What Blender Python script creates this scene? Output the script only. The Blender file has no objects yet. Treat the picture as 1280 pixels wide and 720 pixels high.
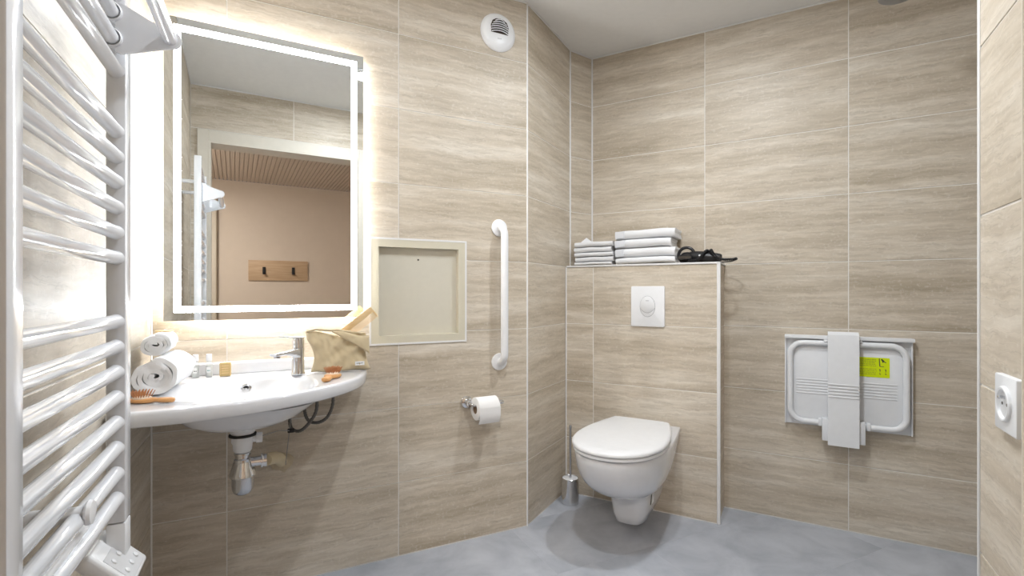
import bpy, bmesh, math, random
from math import sin, cos, pi, radians
from mathutils import Vector, Matrix, noise

# ------------------------------------------------------------------ camera, world, lights
sc = bpy.context.scene
col = sc.collection
CH = 1.0668          # camera height
H = 2.3863           # ceiling height
AV = 1.9948          # mirror wall
P1U = 1.0591
EU = -0.3483
TH = radians(34.4827)
CV = Vector((cos(TH), sin(TH), 0))       # into the toilet wall
BV = Vector((sin(TH), -cos(TH), 0))      # to the right along the toilet wall
DB = 2.6575
D1 = 2.4473          # front of the cistern boxing

cam = bpy.data.cameras.new('camera')
camo = bpy.data.objects.new('camera', cam); col.objects.link(camo)
camo.location = (0, 0, CH)
camo.rotation_euler = (pi/2, 0, -radians(26.2202))
cam.sensor_width = 36
cam.lens = 618.72/1280*36
cam.shift_y = 5.44/1280
cam.clip_start = 0.02
sc.camera = camo
sc.view_settings.view_transform = 'Standard'
sc.view_settings.look = 'None'
sc.view_settings.gamma = 1
sc.view_settings.use_curve_mapping = False
sc.view_settings.exposure = 0.42

w = bpy.data.worlds.new('world'); sc.world = w
w.use_nodes = True
w.node_tree.nodes['Background'].inputs[0].default_value = (0.9, 0.93, 1, 1)
w.node_tree.nodes['Background'].inputs[1].default_value = 0.3

LED = 32.0           # mirror front band
HALO = 25.0          # mirror back light
SPOT_W = 18.0
def disc_light(x, y, z, r, watts, colr):
    l = bpy.data.lights.new('ceiling_light_source', 'AREA'); l.shape = 'DISK'; l.size = 2*r
    l.energy = watts; l.color = colr
    return l
SPOTS = [((0.58, 0.87), 10.0), ((1.30, 1.10), 9.5)]
HALL_W = 30.0

# ------------------------------------------------------------------ materials
def mat(name, base=(.8,.8,.8), rough=.5, metal=0., spec=.5, emit=None, es=0., coat=0., trans=0., ior=1.45, sheen=0., bump=None):
    m = bpy.data.materials.new(name); m.use_nodes = True
    nt = m.node_tree; b = nt.nodes['Principled BSDF']
    b.inputs['Base Color'].default_value = (*base, 1)
    b.inputs['Roughness'].default_value = rough
    b.inputs['Metallic'].default_value = metal
    b.inputs['Specular IOR Level'].default_value = spec
    b.inputs['Coat Weight'].default_value = coat
    b.inputs['Transmission Weight'].default_value = trans
    b.inputs['IOR'].default_value = ior
    b.inputs['Sheen Weight'].default_value = sheen
    if emit:
        b.inputs['Emission Color'].default_value = (*emit, 1); b.inputs['Emission Strength'].default_value = es
    # fine procedural variation of the colour and relief
    tc = nt.nodes.new('ShaderNodeTexCoord'); nz = nt.nodes.new('ShaderNodeTexNoise')
    nz.inputs['Scale'].default_value = bump[0] if bump else 40
    nz.inputs['Detail'].default_value = 4
    nt.links.new(tc.outputs['Object'], nz.inputs['Vector'])
    if bump:
        bn = nt.nodes.new('ShaderNodeBump'); bn.inputs['Strength'].default_value = bump[1]; bn.inputs['Distance'].default_value = bump[2]
        nt.links.new(nz.outputs['Fac'], bn.inputs['Height']); nt.links.new(bn.outputs['Normal'], b.inputs['Normal'])
    if not emit and trans == 0:
        mx = nt.nodes.new('ShaderNodeMixRGB'); mx.inputs[1].default_value = (*base, 1)
        mx.inputs[2].default_value = tuple(c*.93 for c in base)+(1,)
        nt.links.new(nz.outputs['Fac'], mx.inputs[0]); nt.links.new(mx.outputs[0], b.inputs['Base Color'])
    return m

def tile_mat():
    m = bpy.data.materials.new('travertine_tile'); m.use_nodes = True
    nt = m.node_tree; N = nt.nodes.new; L = nt.links.new
    b = nt.nodes['Principled BSDF']
    tc = N('ShaderNodeTexCoord'); oi = N('ShaderNodeObjectInfo')
    mul = N('ShaderNodeVectorMath'); mul.operation = 'SCALE'; mul.inputs[0].default_value = (37.3, 11.7, 53.1)
    L(oi.outputs['Random'], mul.inputs['Scale'])
    add = N('ShaderNodeVectorMath'); L(tc.outputs['Object'], add.inputs[0]); L(mul.outputs[0], add.inputs[1])
    # gentle waviness of the beds
    wv = N('ShaderNodeTexNoise'); wv.inputs['Scale'].default_value = 2.0; wv.inputs['Detail'].default_value = 3
    L(add.outputs[0], wv.inputs['Vector'])
    ws = N('ShaderNodeVectorMath'); ws.operation = 'MULTIPLY'; ws.inputs[1].default_value = (0.0, 0.0, 0.035)
    L(wv.outputs['Color'], ws.inputs[0])
    wv2 = N('ShaderNodeTexNoise'); wv2.inputs['Scale'].default_value = 26; wv2.inputs['Detail'].default_value = 3
    L(add.outputs[0], wv2.inputs['Vector'])
    ws2 = N('ShaderNodeVectorMath'); ws2.operation = 'MULTIPLY'; ws2.inputs[1].default_value = (0.06, 0.0, 0.018)
    L(wv2.outputs['Color'], ws2.inputs[0])
    a1 = N('ShaderNodeVectorMath'); L(add.outputs[0], a1.inputs[0]); L(ws.outputs[0], a1.inputs[1])
    a2 = N('ShaderNodeVectorMath'); L(a1.outputs[0], a2.inputs[0]); L(ws2.outputs[0], a2.inputs[1])
    def band(sx, sz, detail, rough):
        mp = N('ShaderNodeMapping'); mp.inputs['Scale'].default_value = (sx, sx, sz); L(a2.outputs[0], mp.inputs['Vector'])
        n = N('ShaderNodeTexNoise'); n.inputs['Scale'].default_value = 1; n.inputs['Detail'].default_value = detail; n.inputs['Roughness'].default_value = rough
        L(mp.outputs[0], n.inputs['Vector']); return n
    n1 = band(1.2, 14, 5, .6); n2 = band(8, 80, 6, .65); n3 = band(2.6, 34, 4, .6)
    r1 = N('ShaderNodeValToRGB'); r1.color_ramp.elements[0].position = .29; r1.color_ramp.elements[1].position = .71
    r1.color_ramp.elements[0].color = (.455, .39, .30, 1); r1.color_ramp.elements[1].color = (.73, .675, .59, 1)
    e = r1.color_ramp.elements.new(.5); e.color = (.60, .53, .435, 1)
    L(n1.outputs['Fac'], r1.inputs[0])
    r2 = N('ShaderNodeValToRGB'); r2.color_ramp.elements[0].position = .38; r2.color_ramp.elements[1].position = .62
    r2.color_ramp.elements[0].color = (.84, .825, .80, 1); r2.color_ramp.elements[1].color = (1.05, 1.05, 1.05, 1)
    L(n2.outputs['Fac'], r2.inputs[0])
    mm = N('ShaderNodeMixRGB'); mm.blend_type = 'MULTIPLY'; mm.inputs[0].default_value = .8
    L(r1.outputs[0], mm.inputs[1]); L(r2.outputs[0], mm.inputs[2])
    # thin dark fissure lines and pale crackle
    r3 = N('ShaderNodeValToRGB'); r3.color_ramp.elements[0].position = .485; r3.color_ramp.elements[1].position = .515
    r3.color_ramp.elements[0].color = (0, 0, 0, 1); r3.color_ramp.elements[1].color = (0, 0, 0, 1)
    e = r3.color_ramp.elements.new(.5); e.color = (1, 1, 1, 1)
    L(n3.outputs['Fac'], r3.inputs[0])
    ml = N('ShaderNodeMixRGB'); ml.inputs[2].default_value = (.27, .225, .17, 1); L(mm.outputs[0], ml.inputs[1])
    sc_ = N('ShaderNodeMath'); sc_.operation = 'MULTIPLY'; sc_.inputs[1].default_value = .30; L(r3.outputs[0], sc_.inputs[0]); L(sc_.outputs[0], ml.inputs[0])
    sp = N('ShaderNodeTexNoise'); sp.inputs['Scale'].default_value = 95; sp.inputs['Detail'].default_value = 3; L(add.outputs[0], sp.inputs['Vector'])
    r4 = N('ShaderNodeValToRGB'); r4.color_ramp.elements[0].position = .56; r4.color_ramp.elements[1].position = .72
    r4.color_ramp.elements[1].color = (.33, .33, .33, 1); L(sp.outputs['Fac'], r4.inputs[0])
    mp2 = N('ShaderNodeMixRGB'); mp2.inputs[2].default_value = (.74, .70, .64, 1); L(ml.outputs[0], mp2.inputs[1]); L(r4.outputs[0], mp2.inputs[0])
    L(mp2.outputs[0], b.inputs['Base Color'])
    b.inputs['Roughness'].default_value = .42; b.inputs['Specular IOR Level'].default_value = .35
    bn = N('ShaderNodeBump'); bn.inputs['Strength'].default_value = .12; bn.inputs['Distance'].default_value = .001
    L(n2.outputs['Fac'], bn.inputs['Height']); L(bn.outputs[0], b.inputs['Normal'])
    return m

def floor_mat():
    m = bpy.data.materials.new('grey_vinyl'); m.use_nodes = True
    nt = m.node_tree; N = nt.nodes.new; L = nt.links.new; b = nt.nodes['Principled BSDF']
    tc = N('ShaderNodeTexCoord'); oi = N('ShaderNodeObjectInfo')
    mul = N('ShaderNodeVectorMath'); mul.operation = 'SCALE'; mul.inputs[0].default_value = (17.3, 31.7, 3.1); L(oi.outputs['Random'], mul.inputs['Scale'])
    add = N('ShaderNodeVectorMath'); L(tc.outputs['Object'], add.inputs[0]); L(mul.outputs[0], add.inputs[1])
    n = N('ShaderNodeTexNoise'); n.inputs['Scale'].default_value = 5; n.inputs['Detail'].default_value = 7; n.inputs['Roughness'].default_value = .62; n.inputs['Distortion'].default_value = .4
    L(add.outputs[0], n.inputs['Vector'])
    r = N('ShaderNodeValToRGB'); r.color_ramp.elements[0].position = .32; r.color_ramp.elements[1].position = .68
    r.color_ramp.elements[0].color = (.36, .385, .435, 1); r.color_ramp.elements[1].color = (.52, .545, .60, 1)
    L(n.outputs['Fac'], r.inputs[0]); L(r.outputs[0], b.inputs['Base Color'])
    b.inputs['Roughness'].default_value = .5; b.inputs['Specular IOR Level'].default_value = .35
    return m

def wood_mat(name, c1, c2, rough=.5, sc_=(4, 60, 60)):
    m = bpy.data.materials.new(name); m.use_nodes = True
    nt = m.node_tree; N = nt.nodes.new; L = nt.links.new; b = nt.nodes['Principled BSDF']
    tc = N('ShaderNodeTexCoord'); mp = N('ShaderNodeMapping'); mp.inputs['Scale'].default_value = sc_
    n = N('ShaderNodeTexNoise'); n.inputs['Scale'].default_value = 1; n.inputs['Detail'].default_value = 5
    L(tc.outputs['Object'], mp.inputs[0]); L(mp.outputs[0], n.inputs['Vector'])
    r = N('ShaderNodeValToRGB'); r.color_ramp.elements[0].position = .3; r.color_ramp.elements[1].position = .7
    r.color_ramp.elements[0].color = (*c1, 1); r.color_ramp.elements[1].color = (*c2, 1)
    L(n.outputs['Fac'], r.inputs[0]); L(r.outputs[0], b.inputs['Base Color']); b.inputs['Roughness'].default_value = rough
    return m

M = dict(
    tile=tile_mat(), floor=floor_mat(),
    grout=mat('grout', (.86, .84, .80), .9),
    seam=mat('floor_seam', (.62, .64, .68), .8),
    bead=mat('white_bead', (.80, .80, .80), .4),
    ceil=mat('ceiling_paint', (.84, .84, .83), .9),
    chrome=mat('chrome', (.78, .79, .81), .12, 1.0),
    chrome_dull=mat('brushed_chrome', (.62, .63, .65), .25, 1.0),
    mirror=mat('mirror_glass', (.86, .88, .88), .0, 1.0),
    mirror_edge=mat('mirror_edge', (.55, .60, .60), .3),
    led=mat('led_band', (1, 1, 1), .5, emit=(.90, .95, 1.0), es=LED),
    halo=mat('led_back', (1, 1, 1), .5, emit=(1.0, .96, .91), es=HALO),
    ceramic=mat('white_ceramic', (.76, .77, .80), .12, coat=.4),
    plastic=mat('white_plastic', (.85, .865, .89), .3),
    plastic_d=mat('grey_white_plastic', (.70, .71, .73), .35),
    enamel=mat('white_enamel', (.80, .82, .86), .16, coat=.5),
    towel=mat('white_terry', (.80, .81, .83), .95, sheen=.3, bump=(420, .55, .0012)),
    towel_b=mat('towel_border', (.74, .76, .80), .8),
    black=mat('black_plastic', (.018, .018, .02), .3),
    rubber=mat('black_rubber', (.02, .02, .02), .6),
    hose=mat('grey_braid', (.14, .135, .125), .5),
    pvc=mat('beige_pvc', (.62, .53, .36), .6),
    plaster=mat('crumbled_plaster', (.58, .49, .35), .95, bump=(60, 1, .01)),
    hatchf=mat('cream_paint', (.66, .62, .50), .5),
    hatchp=mat('cream_panel', (.64, .61, .52), .55),
    frame=mat('door_frame_cream', (.72, .68, .60), .45),
    hallwall=mat('hall_wallpaper', (.74, .67, .59), .8, bump=(300, .2, .001)),
    hallceil=mat('hall_slats', (.66, .59, .53), .6),
    hallfloor=wood_mat('hall_floor', (.16, .10, .06), (.26, .17, .10)),
    oak=wood_mat('oak_board', (.50, .36, .23), (.62, .47, .32)),
    beech=wood_mat('brush_wood', (.58, .27, .09), (.72, .38, .15), .4),
    bamboo=wood_mat('bamboo', (.72, .50, .25), (.84, .62, .35), .45),
    pins=wood_mat('wooden_pins', (.40, .16, .06), (.55, .26, .11), .5),
    pad=mat('cushion_pad', (.80, .66, .52), .6),
    canvas=mat('beige_canvas', (.62, .51, .33), .9, sheen=.2, bump=(700, .4, .0008)),
    paper=mat('white_paper', (.88, .88, .88), .8),
    card=mat('cardboard_core', (.35, .25, .17), .9),
    kraft=mat('kraft_soap_wrap', (.62, .45, .20), .7, bump=(160, .8, .002)),
    yellow=mat('yellow_label', (.72, .86, .0), .5),
    ink=mat('dark_print', (.05, .06, .04), .6),
    ink_gap_grey=mat('print_and_gap_grey', (.35, .36, .38), .6),
    inkteal=mat('green_print', (.12, .30, .27), .6),
    steel=mat('shower_grey', (.30, .30, .30), .4, .3),
    clear=mat('clear_bottle', (.97, .98, .98), .06, trans=.85, ior=1.3),
    lotion=mat('white_lotion', (.85, .87, .86), .4),
    lamp=mat('lamp_diffuser', (1, 1, 1), .5, emit=(1, .96, .9), es=22),
    hallfill=mat('hall_fill_diffuser', (1, 1, 1), .5, emit=(1, .90, .8), es=12),
    dark=mat('dark_gap', (.06, .05, .04), .8),
)

# ------------------------------------------------------------------ helpers
def link(name, me, parent=None, loc=(0,0,0), rotz=0):
    o = bpy.data.objects.new(name, me); col.objects.link(o)
    o.location = loc
    if rotz: o.rotation_euler = (0, 0, rotz)
    if parent: o.parent = parent
    return o
def finish(bm, name, m, parent=None, loc=(0,0,0), rotz=0, smooth=True, ang=40):
    bmesh.ops.recalc_face_normals(bm, faces=bm.faces)
    me = bpy.data.meshes.new(name); bm.to_mesh(me); bm.free()
    me.materials.append(M[m] if isinstance(m, str) else m)
    if smooth:
        me.polygons.foreach_set('use_smooth', [True]*len(me.polygons))
        me.set_sharp_from_angle(angle=radians(ang))
    return link(name, me, parent, loc, rotz)
def tag(o, label=None, cat=None, group=None, kind=None):
    if label: o['label'] = label
    if cat: o['category'] = cat
    if group: o['group'] = group
    if kind: o['kind'] = kind
    return o
def thing(name, label, cat, loc=(0,0,0), rotz=0, group=None):
    return tag(link(name, None, None, loc, rotz), label, cat, group)
def box(bm, x0, x1, y0, y1, z0, z1, bev=0, seg=2, mtx=None):
    r = bmesh.ops.create_cube(bm, size=1)
    vs = r['verts']
    for v in vs:
        v.co = Vector(((x0+x1)/2+v.co.x*(x1-x0), (y0+y1)/2+v.co.y*(y1-y0), (z0+z1)/2+v.co.z*(z1-z0)))
    if bev:
        es = list({e for v in vs for e in v.link_edges})
        g = bmesh.ops.bevel(bm, geom=es, offset=bev, segments=seg, affect='EDGES', profile=.5)
        vs = list({v for f in g['faces'] for v in f.verts} | {v for v in vs if v.is_valid})
    if mtx:
        for v in vs: v.co = mtx @ v.co
    return vs
def B(): return bmesh.new()
def bx(name, m, parent, x0, x1, y0, y1, z0, z1, bev=0, seg=2, **k):
    bm = B(); box(bm, x0, x1, y0, y1, z0, z1, bev, seg); return finish(bm, name, m, parent, **k)
def frames(pts):
    ps = [Vector(p) for p in pts]; n = len(ps); out = []
    t0 = (ps[1]-ps[0]).normalized()
    up = Vector((0, 0, 1)) if abs(t0.z) < .9 else Vector((1, 0, 0))
    a = t0.cross(up).normalized()
    for i in range(n):
        t = (ps[min(i+1, n-1)]-ps[max(i-1, 0)]).normalized()
        a = (a - t*a.dot(t)).normalized()
        out.append((ps[i], a, t.cross(a)))
    return out
def tube(bm, pts, r, seg=16, caps=True, dome=False, closed=False):
    rs = r if isinstance(r, (list, tuple)) else [r]*len(pts)
    pts = list(pts); rs = list(rs)
    if closed:
        fr = []; n = len(pts); ps = [Vector(p) for p in pts]
        nrm = Vector((0,0,0))
        for i in range(n): nrm += ps[i].cross(ps[(i+1) % n])
        nrm.normalize()
        for i in range(n):
            t = (ps[(i+1) % n]-ps[i-1]).normalized(); fr.append((ps[i], nrm, t.cross(nrm)))
    else: fr = frames(pts)
    rings = []
    for (p, a, b2), rr in zip(fr, rs):
        rings.append([bm.verts.new(p+a*rr*cos(2*pi*k/seg)+b2*rr*sin(2*pi*k/seg)) for k in range(seg)])
    m = len(rings)
    for i in range(m if closed else m-1):
        A, C = rings[i], rings[(i+1) % m]
        for k in range(seg): bm.faces.new((A[k], A[(k+1) % seg], C[(k+1) % seg], C[k]))
    if caps and not closed:
        bm.faces.new(rings[0][::-1]); bm.faces.new(rings[-1])
def lathe(bm, prof, seg=40, org=(0,0,0), axis='z', capped=True):
    rings = []
    for r, z in prof:
        ring = []
        for k in range(seg):
            a = 2*pi*k/seg
            if axis == 'z': p = (r*cos(a), r*sin(a), z)
            elif axis == 'y': p = (r*cos(a), z, r*sin(a))
            else: p = (z, r*cos(a), r*sin(a))
            ring.append(bm.verts.new(Vector(org)+Vector(p)))
        rings.append(ring)
    for A, C in zip(rings, rings[1:]):
        for k in range(seg): bm.faces.new((A[k], A[(k+1) % seg], C[(k+1) % seg], C[k]))
    if capped:
        bm.faces.new(rings[0]); bm.faces.new(rings[-1])
def loft(bm, rings, cap0=True, cap1=True, closed_ring=True):
    R = [[bm.verts.new(p) for p in r] for r in rings]; n = len(R[0])
    for A, C in zip(R, R[1:]):
        for k in range(n if closed_ring else n-1):
            bm.faces.new((A[k], A[(k+1) % n], C[(k+1) % n], C[k]))
    if cap0: bm.faces.new(R[0][::-1])
    if cap1: bm.faces.new(R[-1])
    return R
def arc(c, r, a0, a1, n, plane='xz', y=0):
    out = []
    for i in range(n+1):
        a = a0+(a1-a0)*i/n; p = (c[0]+r*cos(a), c[1]+r*sin(a))
        out.append((p[0], y, p[1]) if plane == 'xz' else (p[0], p[1], y))
    return out
def rrect(x0, x1, z0, z1, r, n=6):
    pts = []
    for cx, cz, a in ((x1-r, z1-r, 0), (x0+r, z1-r, pi/2), (x0+r, z0+r, pi), (x1-r, z0+r, 1.5*pi)):
        for i in range(n+1):
            t = a+pi/2*i/n; pts.append((cx+r*cos(t), cz+r*sin(t)))
    return pts
def panel(bm, pts, y0, y1, bev=0):
    """rounded outline in x,z; front face at y0 (towards the viewer), back at y1"""
    n = len(pts); cx = sum(p[0] for p in pts)/n; cz = sum(p[1] for p in pts)/n
    def ring(y, ins):
        o = []
        for x, z in pts:
            d = Vector((x-cx, z-cz)); L = d.length; f = (L-ins)/L if L else 1
            o.append((cx+(x-cx)*f, y, cz+(z-cz)*f))
        return o
    rs = [ring(y1, 0), ring(y0+bev, 0)]
    if bev: rs += [ring(y0+bev*.3, bev*.3), ring(y0, bev)]
    loft(bm, rs)
def bpt(s, c, z=0): return BV*s + CV*c + Vector((0, 0, z))
RB = -(pi/2-TH)          # rotation of things that face the room from the toilet wall

ROWS = [0.004]+[.298+.302*k for k in range(7)]+[H]
J = .0019                # half joint
_tile_cache = {}
def tile_mesh(w_, h_):
    key = (round(w_, 4), round(h_, 4))
    if key in _tile_cache: return _tile_cache[key]
    bm = B(); c = .0008; t = .009
    a, b_ = w_/2, h_/2
    loft(bm, [[(-a, t, -b_), (a, t, -b_), (a, t, b_), (-a, t, b_)], [(-a, c, -b_), (a, c, -b_), (a, c, b_), (-a, c, b_)],
              [(-a+c, 0, -b_+c), (a-c, 0, -b_+c), (a-c, 0, b_-c), (-a+c, 0, b_-c)]])
    bmesh.ops.recalc_face_normals(bm, faces=bm.faces)
    me = bpy.data.meshes.new('tile'); bm.to_mesh(me); bm.free(); me.materials.append(M['tile'])
    _tile_cache[key] = me; return me
def cells(x0, x1, z0, z1, holes):
    xs = sorted({x0, x1} | {x for h in holes for x in h[:2] if x0 < x < x1})
    zs = sorted({z0, z1} | {z for h in holes for z in h[2:] if z0 < z < z1})
    out = []
    for a, b_ in zip(xs, xs[1:]):
        for c, d in zip(zs, zs[1:]):
            mx, mz = (a+b_)/2, (c+d)/2
            if not any(h[0] < mx < h[1] and h[2] < mz < h[3] for h in holes): out.append((a, b_, c, d))
    return out
def tiled_wall(name, org, rotz, cols, rows=ROWS, holes=(), thick=.12, x_ext=(0, 0)):
    """local x to the right, local y into the wall, tile faces at y=0"""
    bm = B()
    for a, b_, c, d in cells(cols[0]-x_ext[0], cols[-1]+x_ext[1], rows[0]-.004 if rows[0] < .01 else rows[0], rows[-1], holes):
        box(bm, a, b_, .0016, thick, c, d)
    wl = finish(bm, name, 'grout', None, (org[0], org[1], 0), rotz, smooth=False)
    tag(wl, kind='structure')
    for x0, x1 in zip(cols, cols[1:]):
        for z0, z1 in zip(rows, rows[1:]):
            a, b_, c, d = x0+J, x1-J, z0+J*.9, z1-J*.9
            cs = cells(a, b_, c, d, holes)
            if not cs: continue
            if len(cs) == 1:
                a, b_, c, d = cs[0]
                link('tile', tile_mesh(b_-a, d-c), wl, ((a+b_)/2, 0, (c+d)/2))
            else:
                bm = B(); mx, mz = (a+b_)/2, (c+d)/2
                for e in cs: box(bm, e[0]-mx, e[1]-mx, 0, .009, e[2]-mz, e[3]-mz)
                bmesh.ops.remove_doubles(bm, verts=bm.verts, dist=1e-5)
                finish(bm, 'tile', 'tile', wl, (mx, 0, mz), smooth=False)
    return wl
def struct(name, bm, m, **k): return tag(finish(bm, name, m, smooth=False, **k), kind='structure')
_trim = [0]
def trim(pts, wd=.004, m='bead'):
    _trim[0] += 1
    bm = B(); tube(bm, pts, wd, 8); return tag(finish(bm, 'trim_%d' % _trim[0], m), kind='structure')

# ------------------------------------------------------------------ the room shell
P1 = Vector((P1U, AV, 0)); PC = P1+CV*.5034; PB = bpt(-.9745, DB)
HATCH = (.362, .758, .862, 1.280)
wallA = tiled_wall('wall_back', (0, AV), 0, [EU, -.1297, .4723, P1U], holes=[HATCH])
wallE = tiled_wall('wall_left', (EU, 0), pi/2, [.206, .39, .992, 1.594, AV], x_ext=(.1, .1))
wallC = tiled_wall('wall_corner', (P1.x, P1.y), TH, [0.003, .5034], thick=.10)
dd = PB-PC
wallD = tiled_wall('wall_nib', (PC.x, PC.y), math.atan2(dd.y, dd.x), [0, dd.length], x_ext=(.1, .1))
wallB = tiled_wall('wall_right', (CV*DB).to_tuple()[:2], RB, [-.9745, -.3745, .2285, .8305, 1.35], x_ext=(.2, .1))
# short wall beside the door, its end facing the shower recess
FB, FC = .2983, 1.192
fo = bpt(FB, FC)
wallF = tiled_wall('wall_near', (fo.x, fo.y), pi+TH, [.003, .19, .40], thick=.11)
# end face of that wall and the side wall of the recess
q = bpt(FB+.004, FC-.0015)
wallFe = tiled_wall('wall_near_end', (q.x, q.y), RB+pi, [-1.05, -.45, -.002], thick=.10)
q = bpt(1.35, 0)
wallR = tiled_wall('wall_recess', (q.x, q.y), RB-pi/2, [-DB, -2.0, -FC+.05])
# toilet cistern boxing
BX0, BX1 = -1.0447, -.2815
boxing = tiled_wall('wall_cistern', (CV*D1).to_tuple()[:2], RB, [BX0+.002, -.889, BX1-.004], rows=[.004, .298, .6, .902, 1.199], thick=DB-D1-.002)
q = bpt(BX1-.0025, D1)
tiled_wall('wall_cistern_side', (q.x, q.y), TH, [.004, DB-D1], rows=[.004, .298, .6, .902, 1.199], thick=.02)
bm = B(); box(bm, BX0+.002, BX1, 0, DB-D1, 1.199, 1.204)
struct('wall_cistern_top', bm, 'tile', loc=CV*D1, rotz=RB)

# floor: vinyl tiles over a seam-coloured bed
bm = B(); box(bm, -.6, 4.2, 0.04, 3.6, -.08, -.0005)
fl = struct('floor', bm, 'seam')
fw, fh = .876, .438
ft = None
for r in range(-3, 6):
    v0 = 1.167+fh*r
    for k in range(-3, 6):
        u0 = .981-fw*2+fw*k+(fw/2 if r % 2 == 0 else 0)
        a, b_ = max(u0, -.6), min(u0+fw, 4.2); c, d = max(v0, .045), min(v0+fh, 3.6)
        if b_-a < .02 or d-c < .02: continue
        # leave out what lies wholly outside the room
        ctr = Vector(((a+b_)/2, (c+d)/2, 0))
        if ctr.dot(CV) > DB+.5 or ctr.x < EU-.3 or (ctr.y > AV+.25 and ctr.x < .8): continue
        bm = B(); g = .0006
        loft(bm, [[(a-ctr.x+g, c-ctr.y+g, -.0006), (b_-ctr.x-g, c-ctr.y+g, -.0006), (b_-ctr.x-g, d-ctr.y-g, -.0006), (a-ctr.x+g, d-ctr.y-g, -.0006)],
                  [(a-ctr.x+g, c-ctr.y+g, 0), (b_-ctr.x-g, c-ctr.y+g, 0), (b_-ctr.x-g, d-ctr.y-g, 0), (a-ctr.x+g, d-ctr.y-g, 0)]])
        finish(bm, 'floor_tile', 'floor', fl, ctr, smooth=False)
bm = B(); box(bm, -.6, 4.2, 0.04, 3.6, H, H+.1)
struct('ceiling', bm, 'ceil')

# front wall with the doorway (behind/around the camera)
DL, DR, DH = -.250, .690, 2.035
GV0, GV1 = .066, .206
GR = .86
tiled_wall('wall_front', (0, GV1), pi, [-GR, -.25, .348], rows=[.004, .298, .6, .902, 1.204, 1.506, 1.808, 2.11, H],
           holes=[(-DR, -DL, -.1, DH)], thick=GV1-GV0, x_ext=(.05, .1))
bm = B()
cz = .07
box(bm, DL-.062, DL, GV1-.001, GV1+.014, 0.001, DH+cz, .002, 1)
box(bm, DR-.001, DR+cz, GV1-.001, GV1+.014, 0.001, DH+cz, .002, 1)
box(bm, DL, DR, GV1-.001, GV1+.014, DH, DH+cz, .002, 1)
dfr = struct('door_1', bm, 'frame')
bx('jamb', 'frame', dfr, DR-.012, DR+.001, GV0-.01, GV1+.014, 0.001, DH, .001, 1, smooth=False)
bx('jamb', 'frame', dfr, DL-.001, DL+.012, GV0-.01, GV1+.014, 0.001, DH, .001, 1, smooth=False)
bx('head', 'frame', dfr, DL+.012, DR-.012, GV0-.01, GV1+.014, DH-.012, DH+.001, .001, 1, smooth=False)
for a, b_, nm in ((DL-.06, DL, 'hall_casing'), (DR, DR+.07, 'hall_casing')):
    bx(nm, 'frame', dfr, a, b_, GV0-.014, GV0-.0005, 0.001, DH+.07, .001, 1, smooth=False)

# beads along the ceiling and in the corners
zc = H-.003
trim([(EU, AV-.003, zc), (P1U, AV-.003, zc)]); trim([P1+Vector((0, -.003, zc)), PC+Vector((.003, -.003, zc))])
trim([PC+Vector((0, -.003, zc)), PB+Vector((0, -.003, zc))]); trim([PB+Vector((0, -.003, zc)), bpt(1.35, DB-.003, zc)])
trim([(EU+.003, AV, zc), (EU+.003, GV1, zc)]); trim([(EU, GV1+.003, zc), (GR, GV1+.003, zc)])
trim([(P1U+.001, AV+.001, 0), (P1U+.001, AV+.001, zc)], .0045)
trim([(PC.x+.001, PC.y-.002, 0), (PC.x+.001, PC.y-.002, zc)], .0045)
trim([(PB.x, PB.y-.003, 0), (PB.x, PB.y-.003, zc)], .0045)
trim([(EU+.002, AV-.002, .0), (EU+.002, AV-.002, zc)], .003, 'grout')
# white angle profiles on the boxing and on the near wall
def prof(s, c, z0, z1, w_=.006):
    _trim[0] += 1
    bm = B(); box(bm, -w_, w_, -w_, w_, z0, z1, .0015, 1)
    return tag(finish(bm, 'trim_%d' % _trim[0], 'bead', None, bpt(s, c), RB), kind='structure')
prof(BX1-.003, D1+.003, 0.001, 1.208, .0075)
_trim[0] += 1
bm = B(); box(bm, BX0+.006, BX1+.0045, -.0045, .006, 1.199, 1.208, .0015, 1)
tag(finish(bm, 'trim_%d' % _trim[0], 'bead', None, CV*D1, RB), kind='structure')
_trim[0] += 1
bm = B(); box(bm, BX1-.006, BX1+.0045, .01, DB-D1-.002, 1.199, 1.208, .0015, 1)
tag(finish(bm, 'trim_%d' % _trim[0], 'bead', None, CV*D1, RB), kind='structure')
trim([bpt(BX0+.004, D1-.002, .002), bpt(BX0+.004, D1-.002, 1.20)], .0035)
prof(FB+.002, FC-.002, 0.001, H-.001, .0045)

# ------------------------------------------------------------------ the hall behind the doorway, seen in the mirror
HV = -2.80; HU0, HU1 = -1.1, 1.5
bm = B(); box(bm, HU0, HU1, HV-.1, HV, 0, H); struct('wall_hall_back', bm, 'hallwall')
bm = B(); box(bm, HU0-.1, HU0, HV, GV0, 0, H); struct('wall_hall_left', bm, 'hallwall')
bm = B(); box(bm, HU1, HU1+.1, HV, GV0, 0, H); struct('wall_hall_right', bm, 'hallwall')
bm = B()
for a in ((HU0, DL-.001, 0, H), (DR+.001, HU1, 0, H), (DL-.001, DR+.001, DH+.001, H)): box(bm, a[0], a[1], GV0-.012, GV0-.001, a[2], a[3])
struct('wall_hall_front', bm, 'hallwall')
bm = B(); box(bm, HU0, HU1, HV, GV0-.001, -.08, 0); struct('floor_hall', bm, 'hallfloor')
bm = B(); box(bm, HU0, HU1, HV, GV0, H+.0125, H+.1)
hc = struct('ceiling_hall', bm, 'hallceil')
sl = B(); box(sl, 0, .034, 0, 1.40, H, H+.012, .003, 1)
bmesh.ops.recalc_face_normals(sl, faces=sl.faces)
slm = bpy.data.meshes.new('slat'); sl.to_mesh(slm); sl.free(); slm.materials.append(M['hallceil'])
k = 0
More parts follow.
